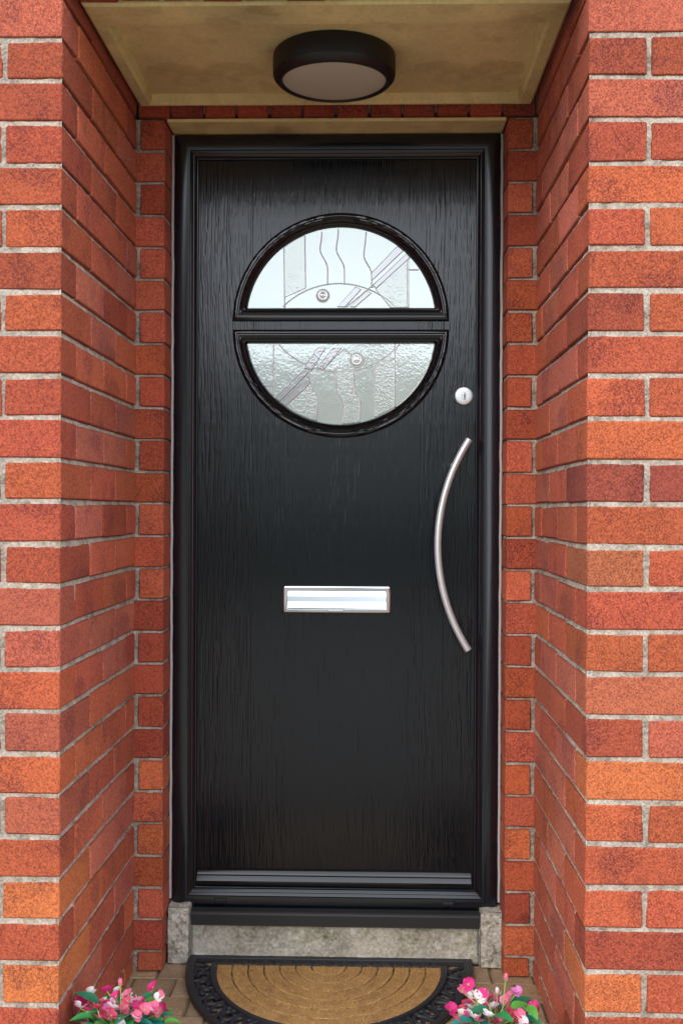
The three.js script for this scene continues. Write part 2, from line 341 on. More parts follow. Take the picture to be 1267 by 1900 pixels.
{
  const t = thing('door_frame', 'black door frame with stepped bead and projecting sill', 'door frame');
  const x0 = -W + 0.007, x1 = W - 0.007, y1 = 2.042;
  const prof = [[0, ZF - 0.07], [0, ZF - 0.008], [0.003, ZF - 0.002], [0.008, ZF], [0.036, ZF], [0.0385, ZF - 0.001], [0.0395, ZF - 0.005], [0.0405, ZF - 0.0055], [0.0445, ZF - 0.0085], [0.0455, ZF - 0.0095], [0.0458, ZF - 0.013], [0.0470, ZF - 0.0135], [0.0520, ZF - 0.0175], [0.0530, ZF - 0.019], [0.0535, ZF - 0.0225], [0.0555, ZF - 0.0228], [0.057, ZF - 0.026], [0.0575, ZF - 0.06]];
  part('frame', sweepRect(prof, x0, x1, FB, y1), frameMat, t);
  for (const s of [-1, 1]) {
    const pts = []; const rr = rng(77 + s);
    for (let i = 0; i <= 60; i++) pts.push(new THREE.Vector3(s * (W - 0.0035 + (rr() - 0.5) * 0.0012), 0.15 + i * (2.039 - 0.15) / 60, ZF + 0.0005 + (rr() - 0.5) * 0.0015));
    part('sealant', new THREE.TubeGeometry(new THREE.CatmullRomCurve3(pts), 120, 0.0036, 6), sealMat, t);
  }
  // sill: sloping top, square nose
  const a = at(355, 1700, -0.705).x, b = at(889, 1700, -0.705).x;
  const sp = new THREE.Shape([[ZF + 0.012, SILL_TOP + 0.004], [-0.708, SILL_TOP], [-0.704, SILL_TOP - 0.003], [-0.703, SILL_TOP - 0.007], [-0.703, 0.0955], [-0.707, 0.0935], [-0.80, 0.0935], [-0.80, SILL_TOP - 0.014], [ZF + 0.012, SILL_TOP - 0.014]].map(p => new THREE.Vector2(p[0], p[1])));
  const sg = new THREE.ExtrudeGeometry(sp, { depth: b - a, bevelEnabled: false }); sg.rotateY(-Math.PI / 2); 
  // after the turn: shape x (z in the room) lies along +z, the extrusion along -x
  sg.translate(b, 0, 0); boxUV(sg);
  part('sill', sg, new THREE.MeshStandardMaterial({ color: lin(0.016, 0.016, 0.018), roughness: 0.5 }), t);
  for (const px of [410, 831]) {
    const c = at(px, 1676, ZF);
    part('drain_cover', new RoundedBoxGeometry(0.03, 0.011, 0.010, 2, 0.003).translate(c.x, SILL_TOP + 0.0175, ZF + 0.004), blackPlastic, t);
  }
}

// ------------------------------------------------------------------ door leaf
const door = thing('front_door', 'black wood-grain front door with split round window and bow handle', 'door');
const wc = at(632, 604, ZL);                       // middle of the round window
const RW = 0.2695, GAP = 0.0105;                   // outer radius of a half window, half the bar between them
function halfDisc(d, sgn, n = 64) {                // outline of a half disc inset by d; base first
  const R = RW - d, a0 = Math.asin(d / R), out = [];
  for (let i = 0; i <= n; i++) { const a = a0 + (Math.PI - 2 * a0) * i / n; out.push([R * Math.cos(a), sgn * (GAP + R * Math.sin(a))]); }
  return out;
}
{
  const x0 = -W + 0.007 + 0.0545, x1 = W - 0.007 - 0.0545, y0 = FB + 0.0545, y1 = 2.042 - 0.0545;
  const sh = new THREE.Shape([[x0, y0], [x1, y0], [x1, y1], [x0, y1]].map(p => new THREE.Vector2(...p)));
  for (const s of [1, -1]) sh.holes.push(new THREE.Path(halfDisc(0.02, s).map(p => new THREE.Vector2(wc.x + p[0], wc.y + p[1]))));
  const g = new THREE.ExtrudeGeometry(sh, { depth: 0.044, bevelEnabled: false }); g.translate(0, 0, ZL - 0.044);
  part('leaf', g, doorMat, door);
  // weather bar along the bottom of the leaf
  const wb = [[ZL, 0.2165], [ZL + 0.0045, 0.2135], [ZL + 0.0085, 0.2065], [ZL + 0.0092, 0.2035], [ZL + 0.0095, 0.2025], [ZL + 0.0135, 0.2005], [ZL + 0.0185, 0.1915], [ZL + 0.0195, 0.188], [ZL + 0.0195, 0.186], [ZL, 0.186]];
  const ws = new THREE.Shape(wb.map(p => new THREE.Vector2(p[0], p[1])));
  const wa = at(365, 1630, ZL + 0.02).x, wbx = at(874, 1630, ZL + 0.02).x;
  const wg = new THREE.ExtrudeGeometry(ws, { depth: wbx - wa, bevelEnabled: false }); wg.rotateY(-Math.PI / 2); wg.translate(wbx, 0, 0);
  part('weather_bar', toCreasedNormals(wg, 0.7), mouldMat, door);
}
// glass and lead
const glassBump = scaled(makeTex(512, 512, (u, v, o) => { o[0] = o[1] = o[2] = 0.6 * fbm(u, v, 9, 2, 191) + 0.4 * fbm(u, v, 60, 2, 193); }), 0.25);
const stippleBump = scaled(makeTex(512, 512, (u, v, o) => { o[0] = o[1] = o[2] = fbm(u, v, 70, 2, 197, 0.7); }), 0.25);
const glass = (c, bump, k, rough) => new THREE.MeshPhysicalMaterial({ color: c, metalness: 0.36, roughness: rough, ior: 1.7, transmission: 0.4, thickness: 0, bumpMap: bump, bumpScale: k });
const glassMat = glass(lin(0.68, 0.76, 0.73), glassBump, 0.0002, 0.06);
const stippleMat = glass(lin(0.64, 0.70, 0.67), stippleBump, 0.00022, 0.1);
const bevelMat = glass(lin(0.62, 0.64, 0.66), glassBump, 0.0002, 0.05);
const jewelMat = glass(lin(0.80, 0.84, 0.84), glassBump, 0.0003, 0.05);
const leadMat = new THREE.MeshStandardMaterial({ color: lin(0.68, 0.69, 0.70), metalness: 0.3, roughness: 0.4 });
const ZG = ZL - 0.006;                             // glass face
const lw = (u, v) => { const p = at(400 + u / 2.754, 370 + v / 2.754, ZG); return [p.x - wc.x, p.y - wc.y]; };
function strip(pts, width, h, z) {                 // ribbon with a rounded back along a polyline in the pane
  const pos = [], n = pts.length, prof = [[-0.5, 0], [-0.3, 0.8], [0, 1], [0.3, 0.8], [0.5, 0]];
  const rings = pts.map((p, i) => {
    const a = pts[Math.max(0, i - 1)], b = pts[Math.min(n - 1, i + 1)], dx = b[0] - a[0], dy = b[1] - a[1], l = Math.hypot(dx, dy) || 1;
    return prof.map(q => [p[0] - dy / l * q[0] * width, p[1] + dx / l * q[0] * width, z + q[1] * h]);
  });
  for (let i = 0; i < n - 1; i++) for (let k = 0; k < 4; k++) pos.push(...rings[i][k], ...rings[i + 1][k + 1], ...rings[i][k + 1], ...rings[i][k], ...rings[i + 1][k], ...rings[i + 1][k + 1]);
  const g = new THREE.BufferGeometry().setAttribute('position', new THREE.Float32BufferAttribute(pos, 3)); g.computeVertexNormals();
  return boxUV(toCreasedNormals(g, 1.2));
}
function spline(pts, n = 30) { return new THREE.CatmullRomCurve3(pts.map(p => new THREE.Vector3(p[0], p[1], 0)), false, 'catmullrom', 0.4).getPoints(n).map(p => [p.x, p.y]); }
function poly(pts, z, depth) { const s = new THREE.Shape(pts.map(p => new THREE.Vector2(...p))); const g = new THREE.ExtrudeGeometry(s, { depth, bevelEnabled: true, bevelSize: 0.0015, bevelThickness: 0.001, bevelSegments: 1 }); return g.translate(0, 0, z); }
function inside(sgn, p) { return sgn * p[1] >= GAP + 0.034 && Math.hypot(p[0], p[1] - sgn * GAP) <= RW - 0.036; }
function clipLine(pts, sgn) { return pts.filter(p => inside(sgn, p)); }
function dense(a, b, n = 60) { return Array.from({ length: n + 1 }, (_, i) => [a[0] + (b[0] - a[0]) * i / n, a[1] + (b[1] - a[1]) * i / n]); }
function clipPoly(pts, sgn) {                      // keep a polygon inside the half pane (convex clip)
  const edge = halfDisc(0.036, sgn, 40), P = sgn > 0 ? edge : edge.slice().reverse();
  let out = pts;
  for (let i = 0; i < P.length; i++) {
    const A = P[i], B = P[(i + 1) % P.length], side = q => (B[0] - A[0]) * (q[1] - A[1]) - (B[1] - A[1]) * (q[0] - A[0]);
    const inp = out; out = [];
    for (let k = 0; k < inp.length; k++) {
      const p = inp[k], q = inp[(k + 1) % inp.length], sp = side(p), sq = side(q);
      if (sp >= 0) out.push(p);
      if ((sp >= 0) !== (sq >= 0)) { const t = sp / (sp - sq); out.push([p[0] + (q[0] - p[0]) * t, p[1] + (q[1] - p[1]) * t]); }
    }
  }
  return out;
}
const arcPts = (cu, cv, R, a0, a1, n = 48) => Array.from({ length: n + 1 }, (_, i) => { const a = (a0 + (a1 - a0) * i / n) * Math.PI / 180; return lw(cu + R * Math.cos(a), cv + R * Math.sin(a)); });
const LEADS = {
  1: {
    lines: [dense(lw(350, 200), lw(354, 560)), dense(lw(455, 160), lw(460, 450)), spline([[545, 130], [541, 200], [535, 265], [570, 340], [572, 430]].map(p => lw(...p))), spline([[628, 130], [625, 190], [618, 265], [655, 340], [658, 430]].map(p => lw(...p))), spline([[770, 150], [765, 220], [758, 295], [795, 370], [796, 452]].map(p => lw(...p))),
      dense(lw(978, 260), lw(978, 560)), dense(lw(985, 360), lw(1090, 360)), arcPts(630, 833, 403, 180, 360), dense(lw(796, 396), lw(960, 236)), dense(lw(640, 575), lw(985, 285)), dense(lw(800, 450), lw(1000, 290))],
    bevels: [[[797, 380], [930, 240], [956, 262], [800, 412]], [[806, 440], [975, 280], [990, 298], [820, 452]], [[625, 548], [716, 450], [740, 462], [660, 548]], [[690, 548], [772, 470], [792, 480], [712, 548]]],
    stipple: [[[352, 190], [455, 150], [460, 452], [354, 500]], [[985, 560], [985, 300], [820, 460], [900, 560]]],
    jewel: [548, 492, 30],
  },
  '-1': {
    lines: [dense(lw(297, 700), lw(297, 1060)), spline([[478, 860], [482, 920], [520, 1010], [516, 1080], [515, 1150]].map(p => lw(...p))), spline([[613, 870], [617, 930], [625, 985], [655, 1045], [652, 1110], [648, 1170]].map(p => lw(...p))), spline([[703, 870], [705, 930], [710, 975], [738, 1035], [736, 1090], [728, 1170]].map(p => lw(...p))),
      dense(lw(812, 862), lw(814, 1130)), dense(lw(916, 740), lw(912, 1080)), dense(lw(812, 870), lw(915, 808)), arcPts(630, 470, 410, 0, 180), dense(lw(475, 882), lw(310, 1035)), dense(lw(660, 762), lw(540, 860)), dense(lw(660, 765), lw(700, 800)), dense(lw(235, 950), lw(297, 950))],
    bevels: [[[458, 862], [520, 762], [558, 762], [490, 872]], [[520, 860], [600, 762], [640, 762], [552, 868]], [[300, 1025], [455, 872], [474, 884], [318, 1042]], [[330, 1050], [474, 905], [482, 940], [352, 1062]]],
    stipple: [[[617, 880], [704, 880], [709, 975], [737, 1035], [732, 1160], [650, 1160], [655, 1045], [625, 985]], [[340, 1060], [480, 940], [520, 1010], [516, 1140], [420, 1100]], [[814, 870], [914, 812], [914, 1060], [814, 1110]]],
    jewel: [720, 820, 33],
  },
};
function bandMould(sgn) {                          // moulded bead round a half window
  const prof = [[0, 0], [0.0005, 0.006], [0.003, 0.0105], [0.007, 0.0125], [0.0105, 0.0115], [0.0125, 0.0075], [0.0145, 0.0075], [0.016, 0.0115], [0.0185, 0.013], [0.0215, 0.0115], [0.0235, 0.007], [0.025, 0.0062], [0.027, 0.0085], [0.0295, 0.0075], [0.032, 0.003], [0.0335, -0.001], [0.0345, -0.0075]];
  const n = 72, pos = [];
  const ringOf = q => { const h = halfDisc(q[0], sgn, n).map(p => [p[0], p[1], ZL + q[1]]); if (sgn < 0) h.reverse(); return h; };
  const R = prof.map(ringOf);
  for (let i = 0; i < prof.length - 1; i++) for (let k = 0; k <= n; k++) {
    const l = (k + 1) % (n + 1), A = R[i], B = R[i + 1];
    pos.push(...A[k], ...A[l], ...B[l], ...A[k], ...B[l], ...B[k]);
  }
  const g = new THREE.BufferGeometry().setAttribute('position', new THREE.Float32BufferAttribute(pos, 3)); g.computeVertexNormals();
  return boxUV(toCreasedNormals(g, 0.75));
}
for (const sgn of [1, -1]) {
  const L = LEADS[sgn];
  const win = part('window', bandMould(sgn), mouldMat, door, { label: sgn > 0 ? 'upper half-round leaded window, flat side down' : 'lower half-round leaded window, flat side up' });
  win.position.set(wc.x, wc.y, 0);
  const gs = new THREE.Shape(halfDisc(0.022, sgn).map(p => new THREE.Vector2(...p)));
  part('glass_pane', new THREE.ExtrudeGeometry(gs, { depth: 0.004, bevelEnabled: false }).translate(0, 0, ZG - 0.004), glassMat, win);
  for (const s of L.stipple) { const p = clipPoly(orient(s.map(q => lw(...q))), sgn); if (p.length > 2) part('textured_pane', poly(p, ZG + 0.0002, 0.0006), stippleMat, win); }
  for (const s of L.bevels) { const p = clipPoly(orient(s.map(q => lw(...q))), sgn); if (p.length > 2) part('bevel_strip', poly(p, ZG + 0.0008, 0.0018), bevelMat, win); }
  for (const ln of L.lines) { const p = clipLine(ln, sgn); if (p.length > 2) part('lead_strip', strip(p, 0.0030, 0.0012, ZG + 0.0012), leadMat, win); }
  const [ju, jv, jr] = L.jewel, c = lw(ju, jv), r = jr / 2.754 * 0.001347;
  const jg = new THREE.LatheGeometry([[r, 0], [r * 0.96, 0.003], [r * 0.8, 0.005], [r * 0.62, 0.0038], [r * 0.5, 0.0042], [r * 0.3, 0.0055], [0.0001, 0.006]].map(p => new THREE.Vector2(...p)), 40);
  part('glass_jewel', boxUV(jg.rotateX(Math.PI / 2).translate(c[0], c[1], ZG + 0.001)), jewelMat, win);
  const ringPts = Array.from({ length: 41 }, (_, i) => [c[0] + r * 1.05 * Math.cos(i / 20 * Math.PI), c[1] + r * 1.05 * Math.sin(i / 20 * Math.PI)]);
  part('lead_strip', strip(ringPts, 0.0036, 0.0016, ZG + 0.0012), leadMat, win);
}
function orient(p) { let a = 0; p.forEach((q, i) => { const r = p[(i + 1) % p.length]; a += q[0] * r[1] - r[0] * q[1]; }); return a < 0 ? p.slice().reverse() : p; }

// letter plate
{
  const c = at(625, 1112, ZL), w = 0.268, h = 0.0665;
  const rr = (w2, h2, r) => { const s = new THREE.Shape(); s.moveTo(-w2 + r, -h2); s.lineTo(w2 - r, -h2); s.quadraticCurveTo(w2, -h2, w2, -h2 + r); s.lineTo(w2, h2 - r); s.quadraticCurveTo(w2, h2, w2 - r, h2); s.lineTo(-w2 + r, h2); s.quadraticCurveTo(-w2, h2, -w2, h2 - r); s.lineTo(-w2, -h2 + r); s.quadraticCurveTo(-w2, -h2, -w2 + r, -h2); return s; };
  const plate = new THREE.Group(); plate.name = 'letter_plate'; door.add(plate); plate.position.set(c.x, c.y, ZL); plate.userData.label = 'chrome letter plate with hinged flap';
  const fs = rr(w / 2 - 0.003, h / 2 - 0.003, 0.004); fs.holes.push(new THREE.Path(rr(w / 2 - 0.010, h / 2 - 0.0085, 0.002).getPoints(6).reverse()));
  part('frame', boxUV(toCreasedNormals(new THREE.ExtrudeGeometry(fs, { depth: 0.004, bevelEnabled: true, bevelSize: 0.003, bevelThickness: 0.003, bevelSegments: 4, curveSegments: 6 }), 0.6)), chromeMat, plate);
  // flap: rolled over at the top, face leaning outwards to the bottom edge
  const fw = w / 2 - 0.0115, y1 = h / 2 - 0.0095, y0 = -h / 2 + 0.0095;
  const fp = [[y1, 0.0015], [y1 - 0.001, 0.0035], [y1 - 0.004, 0.0052], [y1 - 0.009, 0.0068], [y1 - 0.013, 0.0076], [y1 - 0.016, 0.0081], [(y0 + y1) / 2 - 0.004, 0.0089], [y0 + 0.006, 0.0099], [y0 + 0.003, 0.0116], [y0 + 0.0008, 0.0113], [y0, 0.009], [y0, 0.002]];
  const pos = [];
  for (let i = 0; i < fp.length - 1; i++) { const [ya, za] = fp[i], [yb, zb] = fp[i + 1]; pos.push(-fw, ya, za, -fw, yb, zb, fw, yb, zb, -fw, ya, za, fw, yb, zb, fw, ya, za); }
  for (const s of [-1, 1]) for (let i = 0; i < fp.length - 2; i++) pos.push(s * fw, y0, 0.002, s * fw, fp[i][0], fp[i][1], s * fw, fp[i + 1][0], fp[i + 1][1]);
  const fg = new THREE.BufferGeometry().setAttribute('position', new THREE.Float32BufferAttribute(pos, 3)); fg.computeVertexNormals();
  part('flap', boxUV(toCreasedNormals(fg, 0.9)), chromeMat, plate);
  part('backing', box(-fw, fw, y0 - 0.001, y1 + 0.001, -0.001, 0.0012), darkMat, plate);
  part('finger_tab', new RoundedBoxGeometry(0.040, 0.006, 0.006, 2, 0.002).translate(-0.002, -h / 2 + 0.0065, 0.0115), steelMat, plate);
}
// lock
{
  const c = at(860, 735, ZL), lock = new THREE.Group(); lock.name = 'lock'; door.add(lock); lock.position.set(c.x, c.y, ZL);
  const lathe = pts => new THREE.LatheGeometry(pts.map(p => new THREE.Vector2(...p)), 48).rotateX(Math.PI / 2);
  part('rose', lathe([[0.0225, 0], [0.0225, 0.005], [0.0215, 0.007], [0.0195, 0.008], [0.012, 0.0083], [0.0001, 0.0083]]), steelMat, lock);
  part('cylinder', boxUV(new RoundedBoxGeometry(0.0105, 0.0195, 0.008, 3, 0.0039).translate(0, -0.001, 0.0062)), steelMat, lock);
  part('keyway', box(-0.001, 0.001, -0.0065, 0.004, 0.006, 0.0106), darkMat, lock);
}
// bow handle
{
  const ZH = ZL + 0.052, a = at(870.5, 816, ZH), b = at(867.5, 1206, ZH), m = at(812, 1003, ZH);
  const handle = new THREE.Group(); handle.name = 'handle'; door.add(handle); handle.userData.label = 'brushed steel bow pull handle';
  const half = (a.y - b.y) / 2, sag = (a.x + b.x) / 2 - m.x, R = (half * half + sag * sag) / (2 * sag), th = Math.asin(half / R), cx = m.x + R, cy = (a.y + b.y) / 2;
  class Arc extends THREE.Curve { getPoint(t, o = new THREE.Vector3()) { const q = th * (1 - 2 * t); return o.set(cx - R * Math.cos(q), cy + R * Math.sin(q), ZH); } }
  const arc = new Arc(), r = 0.0087;
  const cap = t => { const p = arc.getPoint(t), d = arc.getTangent(t).multiplyScalar(t ? 1 : -1); const g = new THREE.LatheGeometry([[r, 0], [r * 0.97, 0.0012], [r * 0.85, 0.002], [0.0001, 0.0022]].map(q => new THREE.Vector2(...q)), 20); g.applyQuaternion(new THREE.Quaternion().setFromUnitVectors(new THREE.Vector3(0, 1, 0), d)); return g.translate(p.x, p.y, p.z); };
  part('bar', [new THREE.TubeGeometry(arc, 96, r, 20), cap(0), cap(1)], steelMat, handle);
  for (const t of [0.13, 0.87]) { const p = arc.getPoint(t); part('post', new THREE.CylinderGeometry(0.0075, 0.0085, 0.052, 20).rotateX(Math.PI / 2).translate(p.x, p.y, ZL + 0.026), steelMat, handle); }
}

// ------------------------------------------------------------------ concrete step, plinth blocks, floor
{
  const a = at(353, 1750, -0.72).x, b = at(889, 1750, -0.72).x;
  const g = roughen(new THREE.BoxGeometry(b - a - 0.002, 0.0925, 0.13, 120, 20, 20).translate((a + b) / 2, 0.04625, -0.785), 0.0012, 0.03, 301);
  const m = part('concrete_step', g, concreteMat, scene);
  Object.assign(m.userData, { label: 'worn grey concrete step under the black door sill', category: 'step', kind: 'thing' });
  for (const [x0, x1, top, seed, lab] of [[at(311, 1740, -0.70).x, at(352, 1740, -0.70).x, 0.139, 311, 'rough concrete plinth block below the hinge side of the frame'], [at(890, 1740, -0.70).x, at(931, 1740, -0.70).x, 0.137, 321, 'rough concrete plinth block below the handle side of the frame']]) {
    const q = part('concrete_block', roughen(new THREE.BoxGeometry(x1 - x0, top, 0.135, 24, 60, 40).translate((x0 + x1) / 2, top / 2, -0.7675), 0.0024, 0.022, seed), roughConcreteMat, scene);
    Object.assign(q.userData, { label: lab, category: 'concrete block', kind: 'thing' });
  }
}
const paverMap = scaled(makeTex(512, 512, (u, v, o) => { const g = fbm(u, v, 100, 2, 201), p = fbm(u, v, 6, 4, 203), b = 0.75 + 0.34 * (g - 0.5) + 0.45 * (p - 0.5); o[0] = b; o[1] = b * 0.97; o[2] = b * 0.93; }, true), 0.4);
const paverMats = [[0.50, 0.36, 0.21], [0.46, 0.34, 0.22], [0.54, 0.40, 0.24], [0.44, 0.32, 0.20]].map(c => new THREE.MeshStandardMaterial({ color: lin(...c), map: paverMap, bumpMap: concreteBump, bumpScale: 0.003, roughness: 0.95 }));
const soilMat = new THREE.MeshStandardMaterial({ color: lin(0.06, 0.045, 0.03), roughness: 1 });
{
  const base = part('paving', box(-2.2, 2.2, -0.08, -0.006, -0.90, 0.72), new THREE.MeshStandardMaterial({ color: lin(0.24, 0.19, 0.13), map: paverMap, bumpMap: concreteBump, bumpScale: 0.004, roughness: 1 }), scene, structure);
  const geos = [0, 1, 2, 3, 4].map(i => boxUV(new RoundedBoxGeometry(0.0965, 0.05, 0.0965, 2, 0.006).translate(0.3 * i, 0, 0.2 * i)).translate(-0.3 * i, 0, -0.2 * i));
  const r = rng(88);
  for (let row = 0; row < 13; row++) for (let c = -10; c <= 10; c++) {
    const x = c * 0.1 + (row % 2 ? 0.05 : 0) + 0.03, z = -0.672 + row * 0.1;
    if (z < 0.06 && Math.abs(x) > HALF + 0.09) continue;
    const m = part('paver', geos[Math.floor(r() * 5)], paverMats[Math.floor(r() * 4)], base);
    m.position.set(x, -0.0265 + (r() - 0.5) * 0.002, z); m.rotation.set((r() - 0.5) * 0.008, r() < 0.5 ? Math.PI : 0, (r() - 0.5) * 0.008);
  }
}

// ------------------------------------------------------------------ doormat
{
  const t = thing('doormat', 'half-round doormat of brown coir in an openwork black rubber border', 'doormat');
  const A = 0.345, B = 0.49, zB = -0.7235, ia = 0.268, ib = 0.325, zi = zB + 0.062;
  const mx = at(612, 1790, -0.72).x;
  t.position.set(mx, 0, zB);
  const rubber = new THREE.MeshStandardMaterial({ color: lin(0.022, 0.024, 0.030), roughness: 0.55 });
  const ell = (a, b, z0, n = 60) => Array.from({ length: n + 1 }, (_, i) => { const q = Math.PI * i / n; return [a * Math.cos(q), z0 + b * Math.sin(q)]; });
  const flat = (s, y, h, bev = 0.002) => new THREE.ExtrudeGeometry(s, { depth: h, bevelEnabled: bev > 0, bevelSize: bev, bevelThickness: bev, bevelSegments: 2 }).rotateX(Math.PI / 2).translate(0, y + h + bev, 0);
  const V = p => new THREE.Vector2(p[0], p[1]);
  const ringShape = (outer, inner) => { const s = new THREE.Shape(outer.map(V)); s.holes.push(new THREE.Path(inner.map(V))); return s; };
  part('outer_rim', flat(ringShape(ell(A, B, 0.002), ell(A - 0.018, B - 0.020, 0.017)), 0.001, 0.010), rubber, t);
  part('inner_rim', flat(ringShape(ell(ia + 0.014, ib + 0.014, 0.050), ell(ia, ib, 0.062)), 0.001, 0.011), rubber, t);
  // scrolls: pairs of curls between the two rims
  const curls = [];
  const tube = (pts, r, y) => curls.push(new THREE.TubeGeometry(new THREE.CatmullRomCurve3(pts.map(p => new THREE.Vector3(p[0], y, p[1]))), 14, r, 6));
  const ringAt = (q, f) => { const oa = A - 0.012, ob = B - 0.014, na = ia + 0.010, nb = ib + 0.010; return [(oa + (na - oa) * f) * Math.cos(q), (0.004 + (ob + (0.05 + nb - 0.004 - ob) * f) * Math.sin(q)) + 0.03 * f * (1 - Math.sin(q))]; };
  const n = 26;
  for (let i = 0; i < n; i++) {
    const q0 = 0.06 + (Math.PI - 0.12) * i / n, dq = (Math.PI - 0.12) / n, flip = i % 2;
    const P = (a, f) => ringAt(q0 + dq * a, flip ? 1 - f : f);
    tube([P(0, 0.02), P(0.12, 0.45), P(0.45, 0.78), P(0.85, 0.68), P(0.92, 0.38), P(0.66, 0.24), P(0.5, 0.42)], 0.0052, 0.0062);
    tube([P(0.02, 0.98), P(0.2, 0.8), P(0.5, 0.98)], 0.0045, 0.006);
    tube([P(0.55, 0.02), P(0.8, 0.22), P(1.0, 0.02)], 0.0045, 0.006);
  }
  for (let i = 0; i < 22; i++) {                  // back band
    const x = -0.262 + 0.524 * i / 22, w = 0.524 / 22, s = i % 2 ? 1 : -1, c = 0.034;
    tube([[x, c - s * 0.014], [x + w * 0.2, c + s * 0.008], [x + w * 0.6, c + s * 0.013], [x + w * 0.9, c], [x + w * 0.62, c - s * 0.007]], 0.0048, 0.0062);
  }
  part('scrollwork', curls, rubber, t);
  // coir: arched strips with grooves between them
  const coirMap = scaled(makeTex(512, 512, (u, v, o) => { const g = fbm(u, v, 128, 2, 231), p = fbm(u, v, 12, 3, 233), b = 0.7 + 0.7 * (g - 0.5) + 0.3 * (p - 0.5); o[0] = b; o[1] = b * (0.96 + 0.1 * (p - 0.5)); o[2] = b * 0.9; }, true), 0.2);
  const coirBump = scaled(makeTex(512, 512, (u, v, o) => { o[0] = o[1] = o[2] = fbm(u, v, 128, 2, 235); }), 0.2);
  const coir = new THREE.MeshStandardMaterial({ color: lin(0.86, 0.53, 0.21), map: coirMap, bumpMap: coirBump, bumpScale: 0.006, roughness: 1 });
  part('coir_base', flat(new THREE.Shape(ell(ia - 0.001, ib - 0.001, 0.063).map(V)), 0.001, 0.006, 0), new THREE.MeshStandardMaterial({ color: lin(0.16, 0.095, 0.04), roughness: 1 }), t);
  const bands = 7, g0 = 0.0035, fr = rng(515), fib = [];
  for (let i = 0; i < bands; i++) {
    const f1 = 1 - i / bands, f0 = 1 - (i + 1) / bands, a1 = (ia - 0.002) * f1, b1 = (ib - 0.003) * f1, a0 = (ia - 0.002) * f0 + g0 * 2, b0 = (ib - 0.003) * f0 + g0 * 2;
    const outer = ell(a1, b1, 0.064), inner = ell(a0, b0, 0.064).reverse();
    const s = new THREE.Shape(i === bands - 1 ? outer.map(V) : outer.concat(inner).map(V));
    part('coir_strip', flat(s, 0.002, 0.0105, 0.0015), coir, t);
    for (let k = 0; k < 4200 * (f1 * f1 - f0 * f0); k++) {
      const f = Math.sqrt(f0 * f0 + (f1 * f1 - f0 * f0) * fr()), q = Math.PI * fr(), x = ((a0 + a1) / 2 + (a1 - a0) * (fr() - 0.5)) * Math.cos(q), z = 0.064 + ((b0 + b1) / 2 + (b1 - b0) * (fr() - 0.5)) * Math.sin(q);
      for (let m = 0; m < 4; m++) {
        const dx = (fr() - 0.5) * 0.008, dz = (fr() - 0.5) * 0.008, an = fr() * 6.28, w = 0.0009, px = x + (fr() - 0.5) * 0.012, pz = Math.max(0.065, z + (fr() - 0.5) * 0.012);
        fib.push(px - w * Math.cos(an), 0.013, pz - w * Math.sin(an), px + w * Math.cos(an), 0.013, pz + w * Math.sin(an), px + dx, 0.0165 + fr() * 0.004, pz + dz);
      }
    }
  }
  const fg = new THREE.BufferGeometry().setAttribute('position', new THREE.Float32BufferAttribute(fib, 3)); fg.computeVertexNormals(); boxUV(fg);
  part('coir_fibres', fg, coir, t, { kind: 'stuff' });
}

